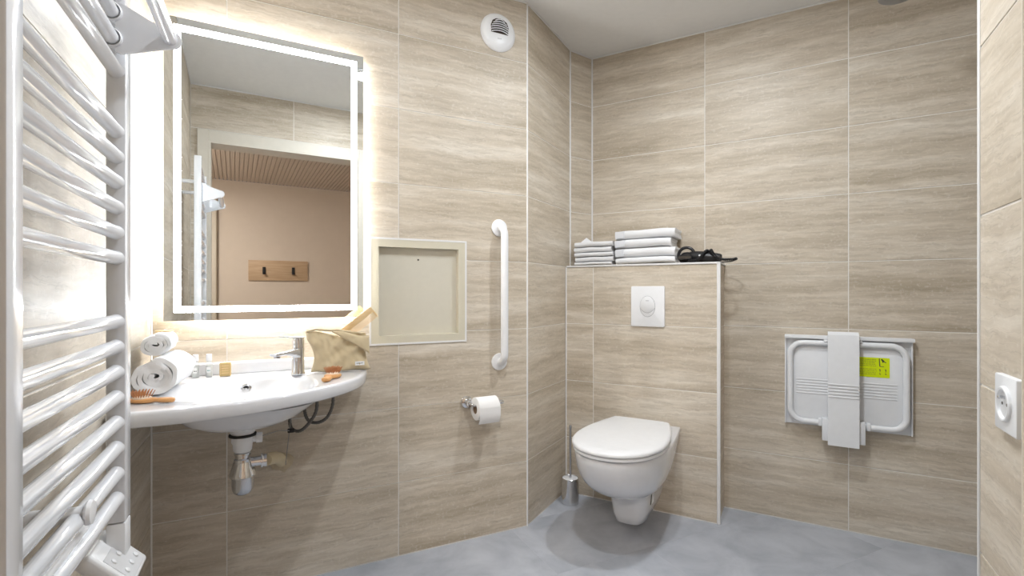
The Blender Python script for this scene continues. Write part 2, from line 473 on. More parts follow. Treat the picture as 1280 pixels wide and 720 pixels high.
while HU0+.040*k < HU1-.03:
    for vv in (HV, HV+1.415): link('slat', slm, hc, (HU0+.040*k, vv, 0))
    k += 1
hb = thing('hook_board', 'light oak hook board with two black hooks, seen in the mirror', 'coat rack', (.695, HV, 1.21), pi)
bx('board', 'oak', hb, 0, .66, -.02, -.0005, 0, .245, .003)
for x in (.15, .475):
    bm = B(); box(bm, x, x+.034, -.032, -.0195, .075, .165, .003); box(bm, x, x+.034, -.065, -.031, .075, .09, .003)
    finish(bm, 'hook', 'black', hb)
tp_ = thing('tall_panel', 'tall cream upright panel standing at the left of the hall, seen in the mirror', 'panel', (-.49, -2.768, 0))
bx('board', 'frame', tp_, 0, .19, -.03, .03, 0.001, 2.16, .002)
bx('edge_strip', 'hatchf', tp_, .1905, .198, -.031, .033, 0.001, 2.16, .001)

def ceiling_light(u, v, z, watts, label, hall=False):
    t = thing('ceiling_light', label, 'light', (u, v, z))
    bm = B(); lathe(bm, [(.001, 0), (.075, 0), (.078, -.006), (.074, -.014), (.06, -.016), (.058, -.010), (.001, -.010)], capped=False)
    finish(bm, 'rim', 'plastic', t)
    bm = B(); lathe(bm, [(.0005, -.0125), (.0575, -.0125), (.0575, -.0105), (.0005, -.0105)])
    finish(bm, 'diffuser', 'hallfill' if hall else 'lamp', t)
    l = disc_light(u, v, z, .055, watts, (1, .90, .81) if hall else (.90, .95, 1))
    lo = bpy.data.objects.new('lamp_source', l); col.objects.link(lo); lo.parent = t; lo.location = (0, 0, -.02)
for i, ((u, v), wt) in enumerate(SPOTS):
    ceiling_light(u, v, H, wt, ['round white ceiling light above the washbasin side, reflected at the mirror corner', 'round white ceiling light above the toilet, outside the picture'][i])
ceiling_light(-.80, -1.4, H-.001, HALL_W, 'round warm fill light added in the hall, unseen behind the door', True)  # unseen fill lamp added to warm the hall, kept clear of the doorway

# ------------------------------------------------------------------ mirror
mr = thing('mirror', 'rectangular backlit mirror with a glowing band inside its edge above the washbasin', 'mirror', (0, AV, 0), radians(1.5))
MX0, MX1, MZ0, MZ1 = -.308, .329, .972, 1.976; MY = -.035
bx('glass', 'mirror', mr, MX0, MX1, MY, MY+.005, MZ0, MZ1, smooth=False)
bm = B()
bz = .020; ix0, ix1, iz0, iz1 = -.280, .304, 1.000, 1.951
for a in ((ix0, ix1, iz0, iz0+bz), (ix0, ix1, iz1-bz, iz1), (ix0, ix0+bz, iz0+bz, iz1-bz), (ix1-bz, ix1, iz0+bz, iz1-bz)):
    box(bm, a[0], a[1], MY-.0008, MY-.0001, a[2], a[3])
finish(bm, 'light_band', 'led', mr, smooth=False)
bm = B()
hx0, hx1, hz0, hz1 = MX0+.045, MX1-.018, MZ0+.03, MZ1-.03; hw = .006
for a in ((hx0, hx1, hz0, hz0+hw), (hx0, hx1, hz1-hw, hz1), (hx0, hx0+hw, hz0+hw, hz1-hw), (hx1-hw, hx1, hz0+hw, hz1-hw)):
    box(bm, a[0], a[1], MY+.009, MY+.029, a[2], a[3])
finish(bm, 'back_light', 'halo', mr, smooth=False)
bx('back_box', 'plastic', mr, MX0+.055, MX1-.055, MY+.0052, MY+.0200, MZ0+.043, MZ1-.043, smooth=False)

bx('mount', 'plastic', mr, -.20, .20, MY+.0201, -.0075, 1.25, 1.70, smooth=False)
# ------------------------------------------------------------------ washbasin
bs = thing('washbasin', 'white ceramic washbasin with a curved front below the lit mirror', 'sink', (0, 0, 0))
ZR, ZL = .783, .746
def basin_outline():
    # counter-clockwise seen from above, starting at the back left
    key = [(-.344, 1.992), (-.344, 1.70), (-.344, 1.50), (-.340, 1.452), (-.325, 1.443), (-.26, 1.438), (-.189, 1.438), (-.12, 1.447), (-.057, 1.461),
           (.041, 1.502), (.105, 1.538), (.156, 1.574), (.215, 1.632), (.264, 1.698), (.300, 1.775), (.325, 1.867), (.334, 1.93), (.336, 1.992), (.1, 1.992), (-.1, 1.992)]
    pts = []; n = len(key)
    for i in range(n):
        a, b_ = Vector(key[i]), Vector(key[(i+1) % n])
        sharp = lambda j: j % n in (0, 2, 17, 18, 19)
        p0 = Vector(key[i-1]); p3 = Vector(key[(i+2) % n])
        m1 = (b_-p0)/2 if not (i in (0, 17, 18, 19) ) else (b_-a)
        m2 = (p3-a)/2 if not ((i+1) % n in (0, 17, 18, 19, 1)) else (b_-a)
        for k in range(6):
            t = k/6; h1 = 2*t**3-3*t**2+1; h2 = t**3-2*t**2+t; h3 = -2*t**3+3*t**2; h4 = t**3-t**2
            pts.append(a*h1+m1*h2*.9+b_*h3+m2*h4*.9)
    return pts
OUT = basin_outline(); NB = len(OUT)
BC = Vector((-.060, 1.705))
def bowl(a_, b_, z, cc=BC):
    out = []
    for p in OUT:
        d = p-BC; an = math.atan2(d.y, d.x)
        e = 2.5; r = (abs(cos(an)/a_)**e+abs(sin(an)/b_)**e)**(-1/e)
        out.append((cc.x+r*cos(an), cc.y+r*sin(an), z))
    return out
def inset(k, z):
    out = []
    for i, p in enumerate(OUT):
        t = (OUT[(i+1) % NB]-OUT[i-1]).normalized(); nn = Vector((-t.y, t.x))   # inward for ccw
        q_ = p+nn*k
        out.append((min(max(q_.x, -.345), .336), min(q_.y, 1.992), z))
    return out
DC = Vector((-.068, 1.672))
bm = B()
rings = [inset(.012, ZL), inset(.003, ZL), inset(.0, ZL+.004), inset(0, ZR-.008), inset(.002, ZR-.003), inset(.007, ZR), inset(.016, ZR+.0005),
         bowl(.205, .205, ZR-.0015), bowl(.193, .195, ZR-.006), bowl(.183, .186, ZR-.018), bowl(.17, .17, ZR-.045), bowl(.14, .145, ZR-.075, BC.lerp(DC, .5)),
         bowl(.09, .095, ZR-.094, BC.lerp(DC, .8)), bowl(.03, .03, ZR-.102, DC)]
R = loft(bm, rings, cap0=False)
under = [inset(.012, ZL), inset(.05, ZL-.001), bowl(.215, .205, ZL-.004), bowl(.19, .188, ZL-.02), bowl(.155, .16, ZL-.045, BC.lerp(DC, .4)), bowl(.105, .11, ZL-.066, BC.lerp(DC, .8)), bowl(.045, .045, ZL-.077, DC)]
U = loft(bm, under, cap0=False)
bmesh.ops.remove_doubles(bm, verts=bm.verts, dist=1e-5)
finish(bm, 'basin', 'ceramic', bs, ang=60)
bm = B(); box(bm, -.344, .335, 1.968, 1.9935, ZR-.002, ZR+.043, .008, 4); finish(bm, 'upstand', 'ceramic', bs)
bm = B(); box(bm, -.24, -.10, 1.90, 1.992, .700, ZL+.001, .012, 3); finish(bm, 'fixing_block', 'ceramic', bs)
bm = B(); box(bm, .05, .09, 1.94, 1.992, .690, ZL+.001, .008, 2); finish(bm, 'fixing_block', 'ceramic', bs)
# overflow in the back of the bowl
bm = B(); lathe(bm, [(.0145, 0), (.0165, -.003), (.0125, -.005), (.0095, -.002)], 32, axis='y', capped=False)
o = finish(bm, 'overflow_ring', 'chrome', bs, (-.0665, 1.880, .744)); o.rotation_euler = (-.18, 0, 0)
bm = B(); lathe(bm, [(.0105, 0.001), (.0105, -.001), (.008, -.0015), (.003, -.0015)], 24, axis='y')
for k in range(5):
    a = k*2*pi/5; lathe(bm, [(.002, -.0005), (.002, -.0032)], 8, org=(.0055*cos(a), 0, .0055*sin(a)), axis='y')
o = finish(bm, 'overflow_plug', 'rubber', bs, (-.0665, 1.881, .744)); o.rotation_euler = (-.18, 0, 0)
bm = B(); lathe(bm, [(.001, 0), (.028, 0), (.030, .003), (.026, .006), (.001, .008)], 32, capped=False)
finish(bm, 'drain_plug', 'chrome', bs, (DC.x, DC.y, ZR-.103))
# trap
tr = thing('bottle_trap', 'chrome bottle trap with white outlet fitting hanging under the washbasin', 'pipe', (DC.x, DC.y, .466))
z0 = .466
def lz(name, m, prof_, seg=36, loc=(0, 0, 0)):
    bm = B(); lathe(bm, prof_, seg); return finish(bm, name, m, tr, loc)
lz('outlet_collar', 'plastic', [(.029, .181), (.033, .186), (.035, .203), (.03, .208)])
lz('seal', 'rubber', [(.030, .1745), (.037, .176), (.037, .181), (.030, .1825)])
lz('outlet_body', 'plastic', [(.021, .128), (.025, .134), (.026, .150), (.030, .158), (.030, .1745)])
bm = B(); lathe(bm, [(.012, .022), (.012, .035), (.015, .036), (.015, .052), (.008, .053)], 24, axis='x', org=(0, 0, .165)); finish(bm, 'side_inlet', 'plastic', tr)
lz('union_nut', 'chrome', [(.017, .098), (.024, .100), (.024, .108), (.019, .111), (.019, .118), (.023, .120), (.023, .126), (.018, .128)])
lz('trap_bell', 'chrome', [(.034, .056), (.036, .058), (.035, .066), (.028, .088), (.026, .100), (.018, .101)])
lz('trap_cup', 'chrome_dull', [(.004, 0), (.014, .002), (.023, .008), (.028, .018), (.0295, .03), (.0295, .057)])
bm = B(); lathe(bm, [(.014, .02), (.014, .048), (.021, .049), (.021, .053), (.019, .055), (.019, .064), (.016, .066)], 28, axis='x', org=(0, 0, .094)); finish(bm, 'side_outlet', 'chrome', tr)
bm = B()
pts = [(.064, 0, .094), (.078, .02, .091), (.090, .09, .070), (.100, .16, .045), (.108, .23, .015), (.112, .326, -.018)]
tube(bm, pts, [.017, .018, .0185, .019, .019, .019], 20); finish(bm, 'waste_pipe', 'pvc', tr)
bm = B()
random.seed(5)
ring = [( .112+(.038+.012*noise.noise(Vector((cos(a)*2, sin(a)*2, 3))))*cos(a), (.034+.012*noise.noise(Vector((cos(a)*2, sin(a)*2, 7))))*sin(a)) for a in [2*pi*k/28 for k in range(28)]]
loft(bm, [[(x, .3225, -.018+z) for x, z in ring], [(x, .318, -.018+z*.9) for x, z in ring], [(.112+(x-.112)*.5, .313, -.018+z*.5) for x, z in ring]])
finish(bm, 'plaster_collar', 'plaster', tr)
# pop-up rod
rod = thing('pop_up_rod', 'thin steel pop-up linkage rods with a small black clamp right of the trap', 'rod', (.06, 1.83, .60))
bm = B(); tube(bm, [(.020, .02, .145), (.004, .0, .0), (-.008, -.01, -.11)], .0013, 8); finish(bm, 'vertical_rod', 'steel', rod)
bm = B(); tube(bm, [(-.079, -.155, .033), (-.03, -.07, .022), (.006, 0, 0.0)], .0016, 8); finish(bm, 'horizontal_rod', 'steel', rod)
bm = B(); box(bm, -.002, .020, -.006, .006, -.007, .007, .003); finish(bm, 'clamp', 'rubber', rod)
# flexible hoses
def spline(P, n=8):
    P = [Vector(p) for p in P]; out = []
    for i in range(len(P)-1):
        p0 = P[max(i-1, 0)]; p1 = P[i]; p2 = P[i+1]; p3 = P[min(i+2, len(P)-1)]
        for k in range(n):
            t = k/n
            out.append(.5*((2*p1)+(-p0+p2)*t+(2*p0-5*p1+4*p2-p3)*t*t+(-p0+3*p1-3*p2+p3)*t**3))
    out.append(P[-1]); return out
def hose(pts, label):
    t = thing('flexible_hose', label, 'hose', pts[0])
    o0 = Vector(pts[0]); bm = B(); sp = [p-o0 for p in spline(pts, 14)]
    tube(bm, sp, [.0056+.0007*sin(i*2.2) for i in range(len(sp))], 12); finish(bm, 'braided_tube', 'hose', t)
    bm = B(); tube(bm, [sp[-1], sp[-1]+Vector((0, .018, .004))], .008, 6); finish(bm, 'nut', 'chrome_dull', t, smooth=False)
hose([(.150, 1.86, .742), (.152, 1.855, .66), (.128, 1.86, .612), (.098, 1.87, .585), (.072, 1.90, .592), (.070, 1.93, .63), (.085, 1.95, .66), (.088, 1.965, .672)], 'grey braided hose looping lowest and furthest left under the washbasin')
hose([(.205, 1.87, .742), (.208, 1.875, .67), (.190, 1.885, .62), (.160, 1.90, .600), (.130, 1.92, .606), (.118, 1.94, .64), (.124, 1.955, .67), (.130, 1.965, .678)], 'grey braided hose looping on the right under the washbasin')

# mixer tap
tap = thing('mixer_tap', 'chrome single-lever mixer tap standing on the washbasin beside the beige pouch', 'faucet', (.093, 1.868, ZR), radians(-47))
bm = B()
def oval(z, a_, b_, cx=0, cy=0): return [(cx+a_*cos(2*pi*k/28), cy+b_*sin(2*pi*k/28), z) for k in range(28)]
loft(bm, [oval(0, .0235, .0235), oval(.003, .0245, .0245), oval(.008, .022, .022), oval(.05, .0205, .0205), oval(.085, .021, .021), oval(.092, .021, .021)])
finish(bm, 'body', 'chrome', tap)
bm = B()
def sec(y, w_, z0_, z1_):
    return [(x, y, z) for x, z in rrect(-w_, w_, z0_, z1_, min(.006, (z1_-z0_)*.45), 3)]
loft(bm, [sec(-.005, .019, .055, .092), sec(-.03, .0185, .066, .090), sec(-.06, .0175, .073, .087), sec(-.095, .0165, .073, .084), sec(-.108, .015, .074, .082)])
finish(bm, 'spout', 'chrome', tap)
bm = B(); loft(bm, [oval(.093, .0205, .0205), oval(.118, .0205, .0205), oval(.126, .018, .018), oval(.128, .012, .012)]); finish(bm, 'lever_cap', 'chrome', tap)
bm = B(); loft(bm, [sec(.012, .016, .122, .130), sec(-.03, .014, .127, .1325), sec(-.075, .010, .134, .1375)]); finish(bm, 'lever', 'chrome', tap)
bm = B(); lathe(bm, [(.011, .0725), (.011, .066), (.009, .0655)], 20, org=(0, -.092, 0)); finish(bm, 'aerator', 'chrome_dull', tap)

# ------------------------------------------------------------------ towels
def strip_solid(bm, path, th, width, ny=14, amp=.0015, seed=0, sag=None, axis='y'):
    """thick strip following path (x,z), swept along y"""
    P = [Vector(p) for p in path]; n = len(P); L, Rr = [], []
    for i in range(n):
        t = (P[min(i+1, n-1)]-P[max(i-1, 0)]).normalized(); nn = Vector((-t.y, t.x))
        L.append(P[i]+nn*th/2); Rr.append(P[i]-nn*th/2)
    # rounded ends
    e1 = P[-1]+(P[-1]-P[-2]).normalized()*th*.5; e0 = P[0]+(P[0]-P[1]).normalized()*th*.5
    loop = L+[e1]+Rr[::-1]+[e0]
    rings = []
    for j in range(ny+1):
        y = width*j/ny; rg = []
        edge = 1 if 0 < j < ny else .985
        for k, p in enumerate(loop):
            q_ = noise.noise_vector(Vector((p.x*28+seed*9.1, y*16, p.y*40+seed)))*amp
            z = p.y+q_.z
            if sag: z += sag(p.x, y)
            rg.append((p.x+q_.x, y+q_.y*(1.6 if j in (0, ny) else 0), z))
        rings.append(rg)
    RR = loft(bm, rings, cap0=False, cap1=False)
    for ring in (RR[0], RR[-1]):          # ends closed with quads along the strip
        for i in range(n-1): bm.faces.new((ring[i], ring[i+1], ring[2*n-i-1], ring[2*n-i]))
        bm.faces.new((ring[n-1], ring[n], ring[n+1])); bm.faces.new((ring[0], ring[2*n], ring[2*n+1]))
def spiral(r1, th, turns, sx=1, sz=1, seed=0, a0=0):
    n = int(turns*26); out = []
    for i in range(n+1):
        t = i/n; a = a0+t*turns*2*pi
        r = th*.6+(r1-th*.6-th*.5)*t
        r *= 1+.10*noise.noise(Vector((cos(a)*1.3+seed, sin(a)*1.3, t*2)))
        out.append((r*cos(a)*sx, r*sin(a)*sz))
    return out
rt = thing('rolled_towel', 'large rolled white towel on the left end of the washbasin', 'towel', (-.281, 1.650, ZR+.052), radians(-4), 'rolled towels on the washbasin')
bm = B(); strip_solid(bm, spiral(.060, .0125, 3.9, 1.04, .88, 1, 2.2), .0110, .215, 12, .0050, 1); finish(bm, 'terry_roll', 'towel', rt, ang=80)
rt2 = thing('rolled_towel', 'small rolled white towel lying on top of the large roll', 'towel', (-.291, 1.715, ZR+.133), radians(2), 'rolled towels on the washbasin')
bm = B(); strip_solid(bm, spiral(.041, .009, 3.1, 1.06, .80, 4, .8), .0091, .165, 12, .0045, 6); finish(bm, 'terry_roll', 'towel', rt2, ang=80)
ch = thing('wooden_tag', 'small flat light wooden piece on top of the small rolled towel', 'accessory', (-.279, 1.79, ZR+.1655))
bm = B(); loft(bm, [oval(0, .023, .012), oval(.003, .024, .013), oval(.005, .022, .011)]); finish(bm, 'disc', 'bamboo', ch)

def fold_pair(dep, th, t, x0, back):
    """one sheet folded round the front: bottom, front fold, top"""
    r = th/2-t/2; pts = [(back-(back-x0-r)*k/8, t/2) for k in range(9)]
    pts += [(x0+r-r*sin(a), th/2-r*cos(a)) for a in [pi*k/8 for k in range(1, 8)]]
    pts += [(x0+r+(back-.006-x0-r)*k/8, th-t/2) for k in range(9)]
    return pts
def folded_path(dep, th, layers, x0=0):
    """zigzag in (x=depth, z) - the front edge (x=0) is a fold"""
    pts = []; z = th/2
    r = th/2
    for i in range(layers):
        fwd = i % 2 == 0
        xs = [dep-.012*((i*7) % 3)/2, .006] if fwd else [.006, dep-.004*((i*5) % 4)]
        for k in range(9):
            t = k/8; pts.append((xs[0]+(xs[1]-xs[0])*t, z))
        if i < layers-1:
            cxx = xs[1]; sg = -1 if fwd else 1
            for k in range(1, 5):
                a = -pi/2+pi*k/5; pts.append((cxx+sg*r*cos(a), z+r+r*sin(a)))
            z += th
    return pts
def folded(name, label, s0, wd, c0, dep, z, th, layers, seed, group, rot=0, sagamp=.004, border=False, tip=False):
    sg = 1 if seed < 10 else 2
    t = thing(name, label, 'towel', bpt(s0, c0, z), RB+rot, group)
    bm = B()
    def sag(x, y):
        u = y/wd; return sagamp*noise.noise(Vector((u*2.2+sg*3.3, x*8, sg)))+sagamp*.8*sin(pi*u)-sagamp*.5
    q4 = th/4
    strip_solid(bm, fold_pair(dep, th, q4*.96, q4*.5, dep), q4*.96, wd, 18, .0016, seed, sag)
    strip_solid(bm, [(x, z+q4) for x, z in fold_pair(dep, th/2, q4*.93, q4*1.55, dep-.004)], q4*.93, wd-.002, 18, .0012, seed+3, sag)
    # swept along y in mesh space: swap so that the sweep runs to the right and depth into the wall
    for v in bm.verts: v.co = Vector((v.co.y, v.co.x, v.co.z+sagamp*1.0))
    if tip:
        a = bm.verts.new((.03, .02, th+.004)); b_ = bm.verts.new((.085, .05, th+.004)); c_ = bm.verts.new((.052, .045, th+.03)); d_ = bm.verts.new((.055, .06, th+.002))
        for f in ((a, b_, c_), (a, c_, d_), (b_, d_, c_), (a, d_, b_)): bm.faces.new(f)
    finish(bm, 'folded_terry', 'towel', t, ang=70)
    if border:
        bm = B()
        rg = []
        for j in range(5):
            y = .004+(.040+.006*seed % .01)*j/4
            zz = [sag(0, y)+sagamp*1.0+h for h in (.004, th*.5, th-.004)]
            rg.append([(y, -.0015, zz[0]), (y, -.0042, zz[1]), (y, -.0015, zz[2]), (y, .012, zz[2]+.0005), (y, .012, zz[0])])
        loft(bm, rg); finish(bm, 'woven_border', 'towel_b', t)
    return t
zz = 1.2085
small = [('bottom folded white hand towel of the left stack on the ledge', .0150), ('second folded white hand towel from the bottom of the left stack', .0245),
         ('middle folded white hand towel of the left stack', .0205), ('second folded white hand towel from the top of the left stack', .0255),
         ('top folded white hand towel of the left stack with a corner sticking up', .0255)]
z = zz
for i, (lb, th_) in enumerate(small):
    folded('hand_towel', lb, -1.0-.004*(i % 2)+.006*(i == 1), .208+.004*(i % 3)-.004, D1+.012+.005*(i % 2), .165, z, th_-.001, 2, i+1, 'folded hand towels in the left stack', sagamp=.0028, tip=(i == 4))
    z += th_+.0026
big = [('bottom folded white bath towel of the right stack on the ledge', .031), ('second folded white bath towel from the bottom of the right stack', .045),
       ('third folded white bath towel from the bottom of the right stack', .042), ('top folded white bath towel of the right stack', .044)]
z = zz
for i, (lb, th_) in enumerate(big):
    folded('bath_towel', lb, -.780+.006*(i == 0), .292+.005*(i % 2)-.014*(i == 2), D1+.010+.006*(i % 2), .175, z, th_-.001, 3, i+11, 'folded bath towels in the right stack', sagamp=.0045, border=(i != 0))
    z += th_+.0024

# ------------------------------------------------------------------ toiletries on the basin
def bottle(x, y, label, inkm):
    t = thing('toiletry_bottle', label, 'bottle', (x, y, ZR+.0006), 0, 'toiletry bottles on the back ledge')
    bm = B(); loft(bm, [[(a*.0105*s_, b_*.0105*s_, z) for a, b_ in [(cos(2*pi*k/24), sin(2*pi*k/24)) for k in range(24)]] for s_, z in ((.85, 0), (1, .002), (1, .046), (.9, .050), (.55, .053), (.5, .056))])
    finish(bm, 'bottle_body', 'clear', t)
    bm = B(); lathe(bm, [(.0085, .003), (.0092, .005), (.0092, .040), (.001, .041)], 20); finish(bm, 'lotion', 'lotion', t)
    bm = B(); lathe(bm, [(.0085, .0545), (.009, .0555), (.0085, .075), (.008, .0765)], 24); finish(bm, 'cap', 'plastic', t)
    bm = B(); box(bm, -.006, .006, -.0112, -.0108, .016, .034); finish(bm, 'label', 'paper', t, smooth=False)
    bm = B()
    for k in range(3): box(bm, -.004+.003*k, -.002+.003*k, -.0115, -.0112, .021, .0245)
    finish(bm, 'lettering', inkm, t, smooth=False)
bottle(-.216, 1.936, 'clear small toiletry bottle with white cap nearer the rolled towels', 'ink')
bottle(-.178, 1.936, 'clear small toiletry bottle with white cap nearer the wrapped soap', 'inkteal')
sp = thing('wrapped_soap', 'small square soap in patterned kraft wrapper standing on the back ledge', 'soap', (-.130, 1.930, ZR+.001), 0)
bm = B(); box(bm, -.017, .017, -.008, .008, 0, .046, .003, 2); finish(bm, 'wrapper', 'kraft', sp)
bm = B()
for k in range(4): box(bm, -.011, .011, -.0084, -.0079, .010+k*.008, .0125+k*.008)
box(bm, -.0145, -.0135, -.0084, -.0079, .004, .042); box(bm, .0135, .0145, -.0084, -.0079, .004, .042)
finish(bm, 'print', 'bamboo', sp, smooth=False)

def brush(label, loc, rz, scale=1.0):
    t = thing('hair_brush', label, 'brush', loc, rz, 'wooden hair brushes on the washbasin')
    s_ = scale
    # outline along x: head then handle (to +x)
    prof_ = [(-.036, .004), (-.034, .012), (-.026, .020), (-.012, .0245), (.002, .0235), (.014, .018), (.022, .010), (.028, .0075), (.036, .009), (.050, .0125), (.062, .0125), (.070, .009), (.073, .004)]
    bm = B(); rg = []
    for x, w_ in prof_:
        t_ = .0055 if x < .02 else .006
        rg.append([(x*s_, w_*cos(2*pi*k/20)*s_, t_*s_+.0062*s_*math.copysign(abs(sin(2*pi*k/20))**.6, sin(2*pi*k/20))*min(1, w_/.009)) for k in range(20)])
    loft(bm, rg); finish(bm, 'wooden_body', 'beech', t)
    bm = B(); loft(bm, [[((-.010+.0225*m*cos(2*pi*k/24))*s_, .0195*m*sin(2*pi*k/24)*s_, z*s_) for k in range(24)] for m, z in ((1, .0105), (.98, .0130), (.8, .0150), (.4, .0162))])
    finish(bm, 'cushion', 'pad', t)
    bm = B()
    for i in range(-4, 5):
        for j in range(-3, 4):
            x, y = i*.0058+(.0029 if j % 2 else 0), j*.0056
            if (x/.0215)**2+(y/.0185)**2 > 1: continue
            p0 = Vector(((-.010+x)*s_, y*s_, .0145*s_)); p1 = Vector(((-.010+x*1.38)*s_, y*1.38*s_, .0295*s_))
            tube(bm, [p0, p1], [.0009*s_, .0010*s_], 6)
            lathe(bm, [(.0003, -.0014), (.0012, -.0008), (.0014, 0), (.0011, .0009), (.0003, .0013)], 6, org=p1)
    o = finish(bm, 'bristles', 'pins', t); o['kind'] = 'stuff'
    return t
brush('small wooden pin brush in front of the rolled towels at the left', (-.283, 1.562, ZR+.0006), radians(-24), .98)
brush('small wooden pin brush in front of the beige pouch, handle towards the front', (.190, 1.735, ZR+.0006), radians(-112), 1.12)

# beige cloth pouch
bag = thing('cloth_pouch', 'beige canvas drawstring pouch standing at the right end of the washbasin', 'bag', (.226, 1.868, ZR+.001), radians(-3))
def pouch(name, x0, x1, prof_fn, zfn, thick, m, seed, yoff=0, amp=.006, nx=44, nz=26):
    bm = B(); F, K = [], []
    for side in (0, 1):
        G = []
        for j in range(nz+1):
            row = []
            for i in range(nx+1):
                u, v_ = i/nx, j/nz
                xl, xr = prof_fn(v_); x = xl+(xr-xl)*u
                z0_, z1_ = zfn(u); z = z0_+(z1_-z0_)*v_
                e = (max(0, 1-(2*u-1)**4))**.5*(max(0, 1-(2*v_-1)**6))**.5
                th_ = thick*(1.15-.55*v_)*e
                nz_ = noise.noise(Vector((x*26+seed, z*26, side*5)))*amp+noise.noise(Vector((x*60+z*40+seed, z*30-x*30, side*9)))*amp*.45
                # long soft creases from the lower left to the upper right
                cr = sin((x*.75-z*1.0)*105+2*noise.noise(Vector((x*15, z*15, seed))))*amp*.34
                y = (-1 if side == 0 else 1)*(th_*.5+(nz_+cr)*e)
                row.append(bm.verts.new((x, y+yoff, z)))
            G.append(row)
        for j in range(nz):
            for i in range(nx): bm.faces.new((G[j][i], G[j][i+1], G[j+1][i+1], G[j+1][i]))
    bmesh.ops.remove_doubles(bm, verts=bm.verts, dist=.0006)
    return finish(bm, name, m, bag, ang=85)
pouch('pouch_body', -.10, .11, lambda v: (-.094+.014*sin(pi*min(1, v*1.25))-.016*v*v, .112-.016*v-.010*sin(pi*v)), lambda u: (.001+.003*noise.noise(Vector((u*5, 0, 0))), .146+.006*sin(u*9)-.018*u), .058, 'canvas', 3, amp=.011)
# turned-down upper right flap lying over the front
pouch('folded_flap', -.02, .11, lambda v: (.070-.098*v, .106-.002*v), lambda u: (.074-.014*u+.012*(1-u), .146-.020*u+.004*sin(u*6)), .026, 'canvas', 8, yoff=-.021, amp=.006, nx=26, nz=18)
bm = B(); tube(bm, spline([(-.106, -.008, .146), (-.08, -.014, .152), (-.04, -.016, .150), (0, -.016, .147), (.04, -.018, .141), (.09, -.014, .132)], 8), .0042, 8)
for v in bm.verts: v.co += noise.noise_vector(v.co*70)*.0022
finish(bm, 'drawstring_hem', 'canvas', bag)
bm = B(); box(bm, .054, .086, -.0335, -.0325, .022, .036); finish(bm, 'cloth_label', 'paper', bag, smooth=False)
bm = B()
random.seed(2)
x = .059
for k in range(8):
    hgt = random.choice([.003, .0045, .003]); box(bm, x, x+.0016, -.0339, -.0334, .0275, .0275+hgt); x += .0027
finish(bm, 'lettering', 'ink', bag, smooth=False)
# comb sticking out of the pouch
cb = thing('wooden_comb', 'light bamboo comb sticking out of the beige pouch in front of the wall hatch', 'comb', (.262, 1.872, .925), radians(-4))
bm = B()
T = Matrix.Rotation(radians(-38), 4, 'Y')
box(bm, -.045, .115, -.003, .003, .002, .024, .0025, 2, mtx=T)
for k in range(26):
    x = -.040+k*.006
    if x > .112: break
    box(bm, x, x+.0036, -.0016, .0016, -.022, .006, mtx=T)
box(bm, .109, .1155, -.003, .003, -.018, .008, .001, 1, mtx=T)
finish(bm, 'comb_body', 'bamboo', cb)

# ------------------------------------------------------------------ wall hatch
ht = thing('access_hatch', 'square cream access hatch with a recessed door in the tiled wall right of the mirror', 'hatch', (0, AV, 0))
a0, a1, b0, b1 = HATCH
def ringbox(name, m, x0, x1, z0_, z1_, wd, y0, y1):
    bm = B()
    for a in ((x0, x1, z0_, z0_+wd), (x0, x1, z1_-wd, z1_), (x0, x0+wd, z0_+wd, z1_-wd), (x1-wd, x1, z0_+wd, z1_-wd)): box(bm, a[0], a[1], y0, y1, a[2], a[3])
    return finish(bm, name, m, ht, smooth=False)
ringbox('sealant_edge', 'bead', a0-.006, a1+.006, b0-.006, b1+.006, .0075, -.004, .004)
ringbox('frame', 'hatchf', a0+.001, a1-.001, b0+.001, b1-.001, .030, -.003, .045)
bx('door_panel', 'hatchp', ht, a0+.0315, a1-.0315, .026, .032, b0+.0315, b1-.0315, smooth=False)
bm = B(); lathe(bm, [(.004, .0262), (.004, .0250)], 16, org=((a0+a1)/2, 0, b1-.078), axis='y'); finish(bm, 'keyhole', 'dark', ht)
bx('back_board', 'hatchf', ht, a0-.02, a1+.02, .121, .125, b0-.02, b1+.02, smooth=False)

# ------------------------------------------------------------------ grab bar
gb = thing('grab_bar', 'white vertical grab bar with round flanges on the tiled wall above the paper roll', 'grab bar', (.918, AV, 0))
bm = B(); zt, zb = 1.352, .760; rr = .042; yo = -.058
pts = [(0, -.001, zt), (0, yo+rr, zt)]
pts += [(.012*0, yo+rr-rr*sin(a), zt-rr+rr*cos(a)) for a in [pi/2*k/8 for k in range(1, 9)]]
pts += [(0, yo, zb+rr)]
pts += [(0, yo+rr-rr*cos(a), zb+rr-rr*sin(a)) for a in [pi/2*k/8 for k in range(1, 9)]]
pts += [(0, -.001, zb)]
tube(bm, pts, .0165, 20); finish(bm, 'bar', 'plastic', gb)
for zf in (zt, zb):
    bm = B(); lathe(bm, [(.037, -.0005), (.038, -.003), (.036, -.008), (.028, -.011), (.017, -.012)], 36, org=(0, 0, zf), axis='y'); finish(bm, 'flange', 'plastic', gb)

